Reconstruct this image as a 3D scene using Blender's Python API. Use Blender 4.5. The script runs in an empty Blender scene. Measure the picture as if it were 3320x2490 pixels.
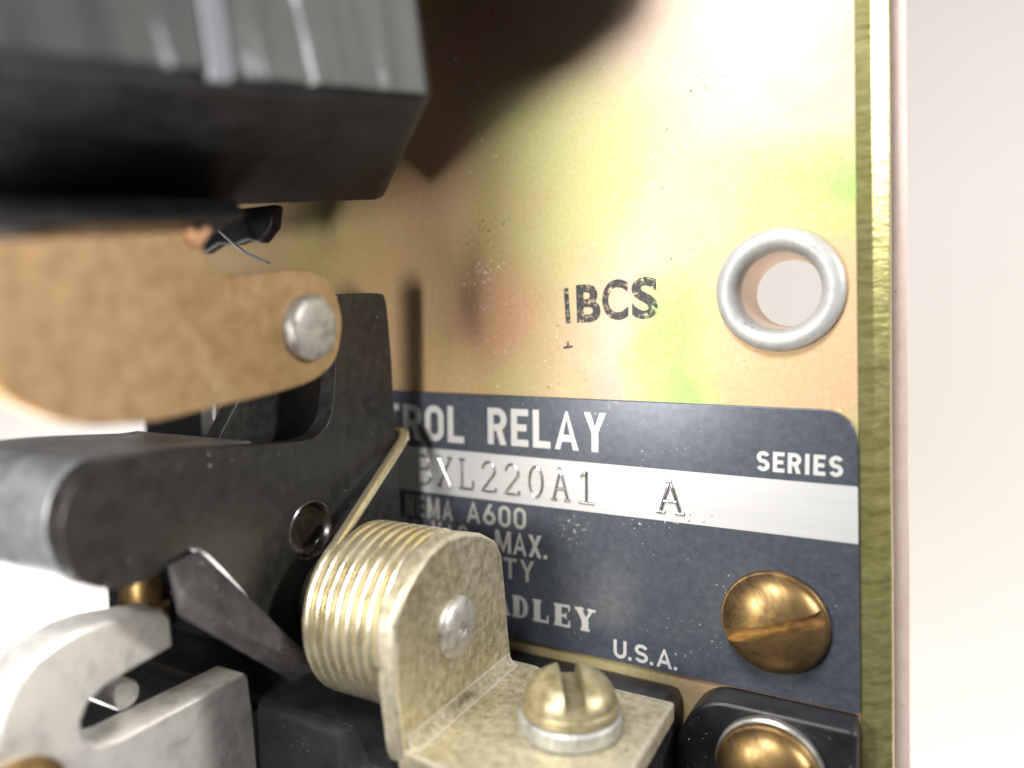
import bpy, bmesh, math, random
from mathutils import Vector, Matrix
import numpy as np

random.seed(7)
scene = bpy.context.scene
COL = scene.collection
S = 0.001                       # the design is measured in millimetres

# Design frame of the relay: X right along its back plate, Y up, Z out of the plate
# towards the viewer.  Blender world = (X, -Z, Y) in metres.
def W(p):
    return Vector((p[0] * S, -p[2] * S, p[1] * S))
def D(v):
    return Vector((v[0], -v[2], v[1]))

# ------------------------------------------------------------------ camera
CAM = (2.82, 6.5386, 58.0)
right = D((0.87997, -0.01060, -0.47490))
down = D((0.02596, -0.99718, 0.07037))
fwd = D((-0.47431, -0.07425, -0.87722))
cam_data = bpy.data.cameras.new('camera')
cam = bpy.data.objects.new('camera', cam_data)
COL.objects.link(cam)
m = Matrix.Identity(4)
for i in range(3):
    m[i][0], m[i][1], m[i][2] = right[i], -down[i], -fwd[i]
m.translation = W(CAM)
cam.matrix_world = m
cam_data.sensor_width = 36
cam_data.sensor_fit = 'HORIZONTAL'
cam_data.lens = 25.56
cam_data.clip_start = 0.002
cam_data.clip_end = 20
cam_data.dof.use_dof = True
cam_data.dof.focus_distance = 0.0590
cam_data.dof.aperture_fstop = 12.5
scene.camera = cam

# ------------------------------------------------------------------ light
world = bpy.data.worlds.new('World')
scene.world = world
world.use_nodes = True
bg = world.node_tree.nodes['Background']
bg.inputs[0].default_value = (1.0, 0.97, 0.93, 1)
bg.inputs[1].default_value = 0.06

def area(name, pos, target, size, power, color=(1, 1, 1), size_y=None):
    d = bpy.data.lights.new(name, 'AREA')
    d.energy = power
    d.color = color
    d.size = size * S
    if size_y:
        d.shape = 'RECTANGLE'
        d.size_y = size_y * S
    else:
        d.shape = 'DISK'
    o = bpy.data.objects.new(name, d)
    COL.objects.link(o)
    o.location = W(pos)
    o.rotation_euler = (W(target) - W(pos)).to_track_quat('-Z', 'Y').to_euler()
    return o

area('flash_lamp', (-33.5, 2, 60), (-24, 2, 0), 12, 0.034, (1, 0.97, 0.92))
area('top_lamp', (-18, 90, 85), (-8, 20, 0), 40, 0.22, (1, 0.98, 0.96))
area('side_softbox', (300, 140, -20), (2, 20, -4), 40, 1.15, (1, 0.97, 0.93))
area('backdrop_lamp_low', (120, -430, -60), (110, -60, -260), 240, 2.2, (1, 0.92, 0.84))  # unseen lamp added to brighten the backdrop from below
area('backdrop_lamp_side', (-560, -520, -40), (-480, -160, -260), 260, 7.0, (1, 0.98, 0.95))  # unseen lamp added to whiten the left of the backdrop

scene.view_settings.view_transform = 'Standard'
scene.view_settings.look = 'None'
scene.view_settings.exposure = 0.0
scene.view_settings.gamma = 1.0
scene.view_settings.use_curve_mapping = False
scene.render.engine = 'CYCLES'
scene.cycles.use_denoising = True
scene.cycles.max_bounces = 8

# ------------------------------------------------------------------ materials
class Mat:
    def __init__(self, name):
        self.m = bpy.data.materials.new(name)
        self.m.use_nodes = True
        self.nt = self.m.node_tree
        self.n = self.nt.nodes
        self.b = self.n['Principled BSDF']
        self.tc = self.n.new('ShaderNodeTexCoord')
    def link(self, a, b):
        self.nt.links.new(a, b)
    def coord(self, scale=(1, 1, 1), rot=(0, 0, 0), loc=(0, 0, 0)):
        mp = self.n.new('ShaderNodeMapping')
        mp.inputs['Scale'].default_value = scale
        mp.inputs['Rotation'].default_value = rot
        mp.inputs['Location'].default_value = loc
        self.link(self.tc.outputs['Object'], mp.inputs[0])
        return mp.outputs[0]
    def noise(self, scale, detail=4, rough=0.6, vec=None, dist=0):
        t = self.n.new('ShaderNodeTexNoise')
        t.inputs['Scale'].default_value = scale
        t.inputs['Detail'].default_value = detail
        t.inputs['Roughness'].default_value = rough
        t.inputs['Distortion'].default_value = dist
        self.link(vec or self.tc.outputs['Object'], t.inputs['Vector'])
        return t.outputs['Fac']
    def voro(self, scale, vec=None, rnd=1.0):
        t = self.n.new('ShaderNodeTexVoronoi')
        t.inputs['Scale'].default_value = scale
        t.inputs['Randomness'].default_value = rnd
        self.link(vec or self.tc.outputs['Object'], t.inputs['Vector'])
        return t
    def ramp(self, fac, stops, interp='LINEAR'):
        r = self.n.new('ShaderNodeValToRGB')
        r.color_ramp.interpolation = interp
        els = r.color_ramp.elements
        while len(els) < len(stops):
            els.new(0.5)
        for e, (p, c) in zip(els, stops):
            e.position = p
            e.color = (*c, 1) if len(c) == 3 else c
        self.link(fac, r.inputs[0])
        return r.outputs[0]
    def fmap(self, fac, a, b, c=0.0, d=1.0):
        r = self.n.new('ShaderNodeMapRange')
        r.inputs[1].default_value, r.inputs[2].default_value = a, b
        r.inputs[3].default_value, r.inputs[4].default_value = c, d
        self.link(fac, r.inputs[0])
        return r.outputs[0]
    def math(self, op, a, b):
        r = self.n.new('ShaderNodeMath')
        r.operation = op
        for i, v in enumerate((a, b)):
            if isinstance(v, (int, float)):
                r.inputs[i].default_value = v
            else:
                self.link(v, r.inputs[i])
        return r.outputs[0]
    def mix(self, fac, a, b, blend='MIX'):
        r = self.n.new('ShaderNodeMix')
        r.data_type = 'RGBA'
        r.blend_type = blend
        for sock, v in ((r.inputs[0], fac), (r.inputs[6], a), (r.inputs[7], b)):
            if isinstance(v, (int, float)):
                sock.default_value = v
            elif isinstance(v, tuple):
                sock.default_value = (*v, 1)
            else:
                self.link(v, sock)
        return r.outputs[2]
    def bump(self, h, strength, dist=0.0001, prev=None):
        r = self.n.new('ShaderNodeBump')
        r.inputs['Strength'].default_value = strength
        r.inputs['Distance'].default_value = dist
        self.link(h, r.inputs['Height'])
        if prev is not None:
            self.link(prev, r.inputs['Normal'])
        self.link(r.outputs[0], self.b.inputs['Normal'])
        return r.outputs[0]
    def set(self, color=None, rough=None, metal=None, spec=None):
        for k, v in (('Base Color', color), ('Roughness', rough), ('Metallic', metal), ('Specular IOR Level', spec)):
            if v is None:
                continue
            s = self.b.inputs[k]
            if isinstance(v, tuple):
                s.default_value = (*v, 1)
            elif isinstance(v, (int, float)):
                s.default_value = v
            else:
                self.link(v, s)
        return self
    def specks(self, scale, size, keep, clump=0.5):
        """1 on small scattered irregular specks of dust or dirt; size and keep set how big and how rare"""
        n = self.noise(scale * 3.4, 1.6, 0.5, dist=0.3)
        w = self.noise(scale * 0.22, 1, 0.5)
        v = self.math('ADD', n, self.math('MULTIPLY', self.math('SUBTRACT', w, 0.5), clump))
        t = 0.70 + 0.03 * clump + 0.22 * (keep - 0.6) - 0.25 * (size - 0.1)
        return self.fmap(v, t, t + 0.025)

def zinc(name, low, high, metal=0.75, rough=0.42, mottle=900, bump=0.12, dust=True):
    a = Mat(name)
    n1 = a.noise(mottle, 5, 0.7)
    n2 = a.noise(90, 3, 0.5)
    f = a.math('ADD', a.math('MULTIPLY', n1, 0.6), a.math('MULTIPLY', n2, 0.4))
    c = a.ramp(f, [(0.38, low), (0.62, high)])
    if dust:
        c = a.mix(a.specks(1500, 0.12, 0.88), c, (0.75, 0.73, 0.68))
        c = a.mix(a.specks(900, 0.07, 0.92), c, (0.10, 0.08, 0.05))
    r = a.fmap(n1, 0.3, 0.7, rough - 0.08, rough + 0.12)
    a.set(c, r, metal)
    a.bump(a.noise(2500, 3, 0.6), bump, 0.00006)
    return a.m

# yellow zinc chromate of the back plate: iridescent, its tint runs in bands round the eyelet
def plating():
    a = Mat('yellow_zinc_plating')
    e = (34.4 * S, 0.0, 69.3 * S)     # eyelet, from the plate's own origin
    vm = a.n.new('ShaderNodeVectorMath')
    vm.operation = 'DISTANCE'
    vm.inputs[1].default_value = e
    a.link(a.tc.outputs['Object'], vm.inputs[0])
    r = a.math('MULTIPLY', vm.outputs['Value'], 1 / (60 * S))
    n = a.noise(75, 3, 0.55, dist=0.6)
    n2 = a.noise(28, 2, 0.5)
    t = a.math('ADD', r, a.math('MULTIPLY', a.math('SUBTRACT', n, 0.5), 0.22))
    t = a.math('ADD', t, a.math('MULTIPLY', a.math('SUBTRACT', n2, 0.5), 0.45))
    hue = [(0.075, (0.64, 0.42, 0.22)), (0.105, (0.58, 0.46, 0.22)), (0.145, (0.37, 0.58, 0.14)), (0.20, (0.43, 0.57, 0.18)),
           (0.25, (0.64, 0.44, 0.34)), (0.30, (0.57, 0.42, 0.26)), (0.37, (0.52, 0.48, 0.19)), (0.46, (0.48, 0.44, 0.17)),
           (0.52, (0.58, 0.36, 0.21)), (0.60, (0.60, 0.31, 0.18)), (0.68, (0.50, 0.35, 0.15)), (0.78, (0.38, 0.36, 0.11)), (0.9, (0.42, 0.28, 0.13))]
    mean = (0.55, 0.51, 0.29)
    c = a.ramp(t, [(p, tuple(0.93 * (1.0 * v + 0.0 * w) for v, w in zip(q, mean))) for p, q in hue])
    def patch(x, y, rad, amt):
        d = a.n.new('ShaderNodeVectorMath')
        d.operation = 'DISTANCE'
        d.inputs[1].default_value = ((x + 40) * S, 0, (y + 60) * S)
        a.link(a.tc.outputs['Object'], d.inputs[0])
        q = a.math('ADD', a.math('MULTIPLY', d.outputs['Value'], 1 / (rad * S)), a.math('MULTIPLY', a.math('SUBTRACT', n, 0.5), 1.2))
        return a.fmap(q, 1.15, 0.45, 0, amt)
    c = a.mix(patch(-9, 34, 17, 0.9), c, (0.63, 0.47, 0.38))
    c = a.mix(patch(-21, 19, 9, 0.6), c, (0.50, 0.49, 0.20))
    c = a.mix(patch(-13.5, 14, 5, 0.7), c, (0.60, 0.42, 0.33))
    c = a.mix(patch(-40, 8, 17, 0.85), c, (0.50, 0.31, 0.13))
    c = a.mix(patch(-31, 8, 4.5, 0.6), c, (0.58, 0.27, 0.16))
    c = a.mix(patch(-18, -25, 12, 0.8), c, (0.40, 0.37, 0.16))
    fine = a.noise(2600, 3, 0.7)
    c = a.mix(a.fmap(fine, 0.35, 0.75, 0.0, 0.22), c, (0.80, 0.74, 0.62))
    c = a.mix(a.specks(800, 0.10, 0.86), c, (0.92, 0.90, 0.84))
    c = a.mix(a.specks(430, 0.09, 1.02), c, (0.92, 0.90, 0.86))
    c = a.mix(a.specks(760, 0.10, 0.92), c, (0.06, 0.05, 0.02))
    c = a.mix(a.specks(380, 0.08, 1.06), c, (0.05, 0.04, 0.02))
    a.set(c, a.fmap(a.noise(300, 4, 0.6), 0.3, 0.7, 0.52, 0.62), 0.36)
    a.bump(fine, 0.22, 0.00005)
    return a.m

def black(name, col, rough, dust=0.0, spec=0.5, bump=0.1, scale=900, dusty=(0.42, 0.40, 0.38)):
    a = Mat(name)
    n = a.noise(scale, 5, 0.7)
    c = a.mix(a.fmap(n, 0.35, 0.7), col, tuple(min(1, v * 1.9 + 0.004) for v in col))
    if dust:
        c = a.mix(a.math('MULTIPLY', a.specks(2600, 0.15, 1 - dust), 0.6), c, dusty)
        c = a.mix(a.math('MULTIPLY', a.specks(900, 0.06, 1 - dust * 0.5), 0.9), c, (0.6, 0.58, 0.55))
        film = a.fmap(a.noise(160, 5, 0.7), 0.5, 0.8, 0, dust * 0.35)
        c = a.mix(film, c, dusty)
    a.set(c, a.fmap(n, 0.3, 0.7, rough - 0.07, rough + 0.1), 0.0, spec)
    a.bump(n, bump, 0.00008)
    return a.m

def brass(name):
    a = Mat(name)
    n = a.noise(300, 6, 0.72, dist=1.2)
    n2 = a.noise(1500, 4, 0.6)
    c = a.ramp(n, [(0.32, (0.085, 0.055, 0.028)), (0.45, (0.24, 0.15, 0.065)), (0.60, (0.38, 0.245, 0.10)), (0.75, (0.30, 0.18, 0.085))])
    c = a.mix(a.fmap(n2, 0.58, 0.72, 0, 0.5), c, (0.30, 0.20, 0.10))
    a.set(c, a.fmap(n, 0.3, 0.7, 0.50, 0.34), 0.85)
    a.bump(n2, 0.10, 0.00006)
    return a.m

def nickel(name, col, rough, metal=0.85, dark=0.55, scale=700):
    a = Mat(name)
    n = a.noise(scale, 6, 0.7)
    c = a.ramp(n, [(0.30, tuple(v * dark for v in col)), (0.5, col), (0.75, tuple(min(1, v * 1.12) for v in col))])
    c = a.mix(a.specks(900, 0.12, 0.86), c, tuple(v * 0.2 for v in col))
    a.set(c, rough, metal)
    a.bump(a.noise(2200, 3), 0.12, 0.00006)
    return a.m

M_PLATE = plating()
def edge_plating():
    a = Mat('sheared_plate_edge')
    v = a.coord((420, 420, 1700), (0, 0.45, 0))
    n = a.noise(1.0, 4, 0.7, vec=v)
    c = a.ramp(n, [(0.3, (0.26, 0.235, 0.08)), (0.55, (0.44, 0.41, 0.17)), (0.75, (0.58, 0.55, 0.28))])
    a.set(c, 0.33, 0.7)
    a.bump(n, 0.5, 0.0001)
    return a.m
M_EDGE = edge_plating()
M_REAR = zinc('pink_zinc', (0.74, 0.58, 0.53), (0.82, 0.68, 0.62), 0.1, 0.5)
M_LINK = zinc('tan_zinc', (0.33, 0.20, 0.095), (0.43, 0.285, 0.15), 0.45, 0.40, 900)
M_BRACKET = zinc('bracket_zinc', (0.34, 0.285, 0.16), (0.66, 0.60, 0.44), 0.60, 0.40, 1500, 0.2)
def worn_edges(mat, pale, radius=0.55):
    nt = mat.node_tree
    b = nt.nodes['Principled BSDF']
    bv = nt.nodes.new('ShaderNodeBevel')
    bv.samples = 6
    bv.inputs['Radius'].default_value = radius * S
    ge = nt.nodes.new('ShaderNodeNewGeometry')
    dt = nt.nodes.new('ShaderNodeVectorMath')
    dt.operation = 'DOT_PRODUCT'
    nt.links.new(bv.outputs[0], dt.inputs[0])
    nt.links.new(ge.outputs['True Normal'], dt.inputs[1])
    mr = nt.nodes.new('ShaderNodeMapRange')
    mr.inputs[1].default_value, mr.inputs[2].default_value = 0.995, 0.90
    nt.links.new(dt.outputs['Value'], mr.inputs[0])
    mx = nt.nodes.new('ShaderNodeMix')
    mx.data_type = 'RGBA'
    nt.links.new(mr.outputs[0], mx.inputs[0])
    nt.links.new(b.inputs['Base Color'].links[0].from_socket, mx.inputs[6])
    mx.inputs[7].default_value = (*pale, 1)
    nt.links.new(mx.outputs[2], b.inputs['Base Color'])
worn_edges(M_BRACKET, (0.66, 0.64, 0.58))
M_SPRING = zinc('spring_wire', (0.66, 0.56, 0.34), (0.80, 0.73, 0.52), 0.85, 0.28, 500, 0.0, dust=False)
M_STEEL = nickel('dull_steel', (0.60, 0.59, 0.56), 0.36)
M_PALE = nickel('pale_zinc', (0.74, 0.72, 0.68), 0.38, 0.6, 0.62, 420)
M_RIVET = nickel('rivet_steel', (0.54, 0.52, 0.48), 0.46, 0.7, 0.45, 1100)
M_EYELET = nickel('eyelet_steel', (0.47, 0.475, 0.465), 0.5, 0.3, 0.8)
M_BORE = zinc('eyelet_bore', (0.70, 0.48, 0.36), (0.78, 0.66, 0.50), 0.5, 0.4)
M_FOOTSCREW = zinc('dull_yellow_screw', (0.23, 0.19, 0.10), (0.48, 0.42, 0.26), 0.6, 0.40, 1000, 0.15)
M_BRASS = brass('aged_brass')
M_LEVER = black('blackened_steel', (0.008, 0.0075, 0.007), 0.42, 0.03, 0.45, 0.12)
M_LEVER.node_tree.nodes['Principled BSDF'].inputs['Coat Weight'].default_value = 0.15
M_LEVER.node_tree.nodes['Principled BSDF'].inputs['Coat Roughness'].default_value = 0.16
M_HANDLE = black('worn_black_handle', (0.085, 0.086, 0.092), 0.38, 0.10, 0.6, 0.15, 500)
M_HUB = black('oily_black_hub', (0.014, 0.012, 0.008), 0.26, 0.04, 0.7, 0.1)
M_WEDGE = black('dusty_black', (0.040, 0.038, 0.039), 0.75, 0.34, 0.12, 0.3, 700)
M_BASE = black('black_phenolic', (0.008, 0.008, 0.010), 0.38, 0.10, 0.45, 0.12, 260)
M_COIL = black('coil_casing', (0.006, 0.006, 0.007), 0.55, 0.0, 0.25, 0.1, 600)
def tape():
    # glossy tape; its highlights and pale scuffs are painted as streaks along the coil
    a = Mat('glossy_black_tape')
    t = Vector((0.9, 19.3, 5.4)).normalized()
    e = Vector((-10.7, -3.8, 29.1))
    e = D((e - e.dot(t) * t).normalized())
    dt = a.n.new('ShaderNodeVectorMath')
    dt.operation = 'DOT_PRODUCT'
    dt.inputs[1].default_value = e
    a.link(a.tc.outputs['Object'], dt.inputs[0])
    cb = a.n.new('ShaderNodeCombineXYZ')
    a.link(dt.outputs['Value'], cb.inputs[0])
    a.link(a.math('MULTIPLY', a.noise(70, 2), 0.0006), cb.inputs[1])
    n = a.noise(560, 2.5, 0.6, vec=cb.outputs[0])
    n2 = a.noise(1500, 2, 0.6, vec=cb.outputs[0])
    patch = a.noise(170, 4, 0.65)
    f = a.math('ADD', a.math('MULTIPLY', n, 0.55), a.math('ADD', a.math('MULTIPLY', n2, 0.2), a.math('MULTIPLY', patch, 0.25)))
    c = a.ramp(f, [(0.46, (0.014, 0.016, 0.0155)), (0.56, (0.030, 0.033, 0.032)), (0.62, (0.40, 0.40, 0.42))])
    a.set(c, 0.5, 0.0, 0.4)
    a.bump(f, 0.15, 0.0003)
    return a.m
M_TAPE = tape()
def label_paint():
    a = Mat('blue_black_label')
    n = a.noise(1800, 4, 0.7)
    c = a.mix(a.fmap(n, 0.3, 0.7), (0.055, 0.066, 0.090), (0.095, 0.108, 0.138))
    c = a.mix(a.specks(1100, 0.12, 1.0), c, (0.55, 0.55, 0.52))
    dirt = a.fmap(a.noise(110, 3), 0.45, 0.65)
    c = a.mix(a.math('MULTIPLY', a.specks(900, 0.14, 0.82), dirt), c, (0.50, 0.47, 0.40))
    a.set(c, 0.34, 0.25, 0.6)
    a.bump(n, 0.08, 0.00005)
    return a.m
M_LABEL = label_paint()
def silver():
    a = Mat('satin_silver')
    v = a.coord((40, 2500, 2500))
    n = a.noise(1.0, 3, 0.6, vec=v)
    c = a.mix(a.fmap(n, 0.3, 0.7), (0.57, 0.575, 0.58), (0.63, 0.635, 0.64))
    c = a.mix(a.specks(800, 0.10, 0.93), c, (0.15, 0.13, 0.10))
    a.set(c, 0.5, 0.3)
    return a.m
M_SILVER = silver()
M_PRINT = Mat('silver_print').set((0.62, 0.62, 0.61), 0.45, 0.25).m
M_PRINT_WORN = Mat('worn_silver_print').set((0.46, 0.45, 0.43), 0.5, 0.25).m
M_EMBOSS = nickel('stamped_metal', (0.74, 0.74, 0.74), 0.22, 0.95, 0.5, 2200)
def ink():
    a = Mat('worn_black_ink')
    a.set((0.012, 0.012, 0.016), 0.5, 0.0)
    n = a.noise(2300, 4, 0.75)
    n2 = a.noise(700, 2, 0.5)
    f = a.math('ADD', a.math('MULTIPLY', n, 0.7), a.math('MULTIPLY', n2, 0.3))
    al = a.fmap(f, 0.60, 0.50)
    a.link(al, a.b.inputs['Alpha'])
    return a.m
M_INK = ink()
M_COPPER = zinc('copper_leaf', (0.60, 0.32, 0.18), (0.75, 0.45, 0.28), 0.8, 0.4)
def paper():
    a = Mat('white_backdrop')
    n = a.noise(6, 3)
    a.set(a.mix(n, (0.80, 0.77, 0.74), (0.86, 0.83, 0.80)), 0.9, 0.0, 0.1)
    return a.m
M_PAPER = paper()

# ------------------------------------------------------------------ builders
def tag(o, label, cat, group=None):
    o['label'] = label
    o['category'] = cat
    if group:
        o['group'] = group
    return o

def thing(name, base, label, cat, group=None):
    o = bpy.data.objects.new(name, None)
    o.empty_display_size = 0.002
    COL.objects.link(o)
    o.location = W(base)
    o['_base'] = list(base)
    return tag(o, label, cat, group)

def root_of(o):
    while o.parent:
        o = o.parent
    return o

def link(name, me, mat, parent=None, smooth=False, angle=None, bevel=0, segs=2):
    """me holds design millimetres; linked as one object under its thing"""
    base = Vector((0, 0, 0))
    if parent is not None:
        r = root_of(parent)
        if r.get('_base') is not None:
            base = Vector(r['_base'])
    n = len(me.vertices)
    co = np.empty(n * 3)
    me.vertices.foreach_get('co', co)
    co = co.reshape(-1, 3) - np.array(base)
    out = np.stack([co[:, 0], -co[:, 2], co[:, 1]], 1) * S
    me.vertices.foreach_set('co', out.ravel())
    me.update()
    me.name = name
    me.materials.clear()
    me.materials.append(mat)
    o = bpy.data.objects.new(name, me)
    COL.objects.link(o)
    if parent is not None:
        o.parent = parent
    if bevel:
        b = o.modifiers.new('bevel', 'BEVEL')
        b.width = bevel * S
        b.segments = segs
        b.limit_method = 'ANGLE'
        b.angle_limit = math.radians(35)
        b.harden_normals = False
        smooth = True
        angle = angle or 35
    if smooth:
        me.shade_smooth()
        if angle:
            me.set_sharp_from_angle(angle=math.radians(angle))
    return o

def to_mesh(bm):
    bmesh.ops.recalc_face_normals(bm, faces=bm.faces)
    me = bpy.data.meshes.new('m')
    bm.to_mesh(me)
    bm.free()
    return me

def spline(pts, n=4):
    """closed Catmull-Rom through outline points, keeps them"""
    out = []
    k = len(pts)
    P = [Vector(p) for p in pts]
    for i in range(k):
        p0, p1, p2, p3 = P[i - 1], P[i], P[(i + 1) % k], P[(i + 2) % k]
        # centripetal-ish: fall back to a straight run at sharp bends
        for j in range(n):
            t = j / n
            t2, t3 = t * t, t * t * t
            out.append(0.5 * ((2 * p1) + (p2 - p0) * t + (2 * p0 - 5 * p1 + 4 * p2 - p3) * t2 + (3 * p1 - p0 - 3 * p2 + p3) * t3))
    return out

def fillet(pts, radii, n=6):
    """closed polygon with rounded corners"""
    out = []
    k = len(pts)
    for i in range(k):
        p = Vector(pts[i])
        r = radii[i] if isinstance(radii, (list, tuple)) else radii
        if r <= 0:
            out.append(p)
            continue
        a = (Vector(pts[i - 1]) - p)
        b = (Vector(pts[(i + 1) % k]) - p)
        la, lb = a.length, b.length
        a.normalize(); b.normalize()
        d = min(r, la * 0.49, lb * 0.49)
        s, e = p + a * d, p + b * d
        for j in range(n + 1):
            t = j / n
            out.append((1 - t) ** 2 * s + 2 * t * (1 - t) * p + t * t * e)
    return out

def extrude(outline, axis, a, b, bm=None, holes=()):
    """outline of 2D points; axis 'x': (Y,Z), 'y': (X,Z), 'z': (X,Y); solid from a to b"""
    own = bm or bmesh.new()
    def P(q, h):
        return {'x': (h, q[0], q[1]), 'y': (q[0], h, q[1]), 'z': (q[0], q[1], h)}[axis]
    if not holes:
        lo = [own.verts.new(P(q, a)) for q in outline]
        hi = [own.verts.new(P(q, b)) for q in outline]
        own.faces.new(lo)
        own.faces.new(hi)
        k = len(lo)
        for i in range(k):
            own.faces.new((lo[i], lo[(i + 1) % k], hi[(i + 1) % k], hi[i]))
    else:
        for h in (a, b):
            es = []
            for loop in (outline, *holes):
                vs = [own.verts.new(P(q, h)) for q in loop]
                es += [own.edges.new((vs[i], vs[(i + 1) % len(vs)])) for i in range(len(vs))]
            bmesh.ops.triangle_fill(own, edges=es, use_beauty=True)
        for loop in (outline, *holes):
            lo = [own.verts.new(P(q, a)) for q in loop]
            hi = [own.verts.new(P(q, b)) for q in loop]
            k = len(lo)
            for i in range(k):
                own.faces.new((lo[i], lo[(i + 1) % k], hi[(i + 1) % k], hi[i]))
        bmesh.ops.remove_doubles(own, verts=own.verts, dist=1e-5)
    return own

def frame(axis, ref):
    w = Vector(axis).normalized()
    u = (Vector(ref) - Vector(ref).dot(w) * w).normalized()
    return u, w.cross(u), w

def lathe(profile, origin, axis, ref=None, segs=64, bm=None):
    """profile of (radius, height along axis)"""
    own = bm or bmesh.new()
    ref = ref or ((0, 1, 0) if abs(axis[1]) < 0.9 else (1, 0, 0))
    u, v, w = frame(axis, ref)
    o = Vector(origin)
    rings = []
    for r, h in profile:
        if r < 1e-6:
            rings.append([own.verts.new(o + w * h)])
        else:
            rings.append([own.verts.new(o + w * h + (u * math.cos(2 * math.pi * i / segs) + v * math.sin(2 * math.pi * i / segs)) * r) for i in range(segs)])
    for p, q in zip(rings, rings[1:]):
        for i in range(segs):
            j = (i + 1) % segs
            if len(p) == 1 and len(q) == 1:
                break
            if len(p) == 1:
                own.faces.new((p[0], q[i], q[j]))
            elif len(q) == 1:
                own.faces.new((p[i], p[j], q[0]))
            else:
                own.faces.new((p[i], p[j], q[j], q[i]))
    return own

def tube(path, r, segs=14, bm=None, cap=True):
    own = bm or bmesh.new()
    P = [Vector(p) for p in path]
    up = None
    rings = []
    for i, p in enumerate(P):
        t = (P[min(i + 1, len(P) - 1)] - P[max(i - 1, 0)]).normalized()
        if up is None:
            up = t.orthogonal().normalized()
        up = (up - up.dot(t) * t).normalized()
        v = t.cross(up)
        rings.append([own.verts.new(p + (up * math.cos(2 * math.pi * k / segs) + v * math.sin(2 * math.pi * k / segs)) * r) for k in range(segs)])
    for a, b in zip(rings, rings[1:]):
        for k in range(segs):
            own.faces.new((a[k], a[(k + 1) % segs], b[(k + 1) % segs], b[k]))
    if cap:
        own.faces.new(rings[0])
        own.faces.new(rings[-1])
    return own

def box(x0, x1, y0, y1, z0, z1, bm=None):
    return extrude([(x0, y0), (x1, y0), (x1, y1), (x0, y1)], 'z', z0, z1, bm)

def hull(pts):
    bm = bmesh.new()
    for p in pts:
        bm.verts.new(p)
    r = bmesh.ops.convex_hull(bm, input=bm.verts)
    bmesh.ops.delete(bm, geom=[g for g in r['geom_interior'] if isinstance(g, bmesh.types.BMVert)], context='VERTS')
    bmesh.ops.dissolve_limit(bm, angle_limit=math.radians(4), verts=bm.verts, edges=bm.edges)
    return bm

def cut(me, cutter_bm):
    """mesh minus cutter, both in design millimetres"""
    a = bpy.data.objects.new('tmp_a', me)
    b = bpy.data.objects.new('tmp_b', to_mesh(cutter_bm))
    COL.objects.link(a); COL.objects.link(b)
    md = a.modifiers.new('cut', 'BOOLEAN')
    md.operation = 'DIFFERENCE'
    md.object = b
    md.solver = 'EXACT'
    dg = bpy.context.evaluated_depsgraph_get()
    out = bpy.data.meshes.new_from_object(a.evaluated_get(dg))
    for o in (a, b):
        d = o.data
        bpy.data.objects.remove(o)
        bpy.data.meshes.remove(d)
    return out

def slot_cutter(origin, axis, slot_dir, half_len, half_w, h0, h1):
    u, v, w = frame(axis, slot_dir)
    bm = bmesh.new()
    o = Vector(origin)
    vs = {}
    for i in (-1, 1):
        for j in (-1, 1):
            for k, h in ((0, h0), (1, h1)):
                vs[i, j, k] = bm.verts.new(o + u * half_len * i + v * half_w * j + w * h)
    for f in (((-1, -1, 0), (1, -1, 0), (1, 1, 0), (-1, 1, 0)), ((-1, -1, 1), (1, -1, 1), (1, 1, 1), (-1, 1, 1)),
              ((-1, -1, 0), (1, -1, 0), (1, -1, 1), (-1, -1, 1)), ((-1, 1, 0), (1, 1, 0), (1, 1, 1), (-1, 1, 1)),
              ((-1, -1, 0), (-1, 1, 0), (-1, 1, 1), (-1, -1, 1)), ((1, -1, 0), (1, 1, 0), (1, 1, 1), (1, -1, 1))):
        bm.faces.new([vs[q] for q in f])
    return bm

def dome(r, rim, h, n=12):
    """binding head: short rim, then a dome"""
    prof = [(0, 0), (r * 0.96, 0), (r, 0.12), (r, rim - 0.1), (r * 0.985, rim)]
    R = r * 0.955
    for i in range(n + 1):
        t = i / n * math.pi / 2
        prof.append((R * math.cos(t) if i < n else 0, rim + 0.02 + (h - rim) * math.sin(t)))
    return prof

def screw_head(origin, axis, r, rim, h, slot_dir, slot_w, slot_floor, mat, parent, name='head'):
    me = to_mesh(lathe(dome(r, rim, h), origin, axis, slot_dir, 72))
    me = cut(me, slot_cutter(origin, axis, slot_dir, r * 1.3, slot_w / 2, slot_floor, h + 2))
    return link(name, me, mat, parent, True, 32, bevel=0.07, segs=2)

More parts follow.
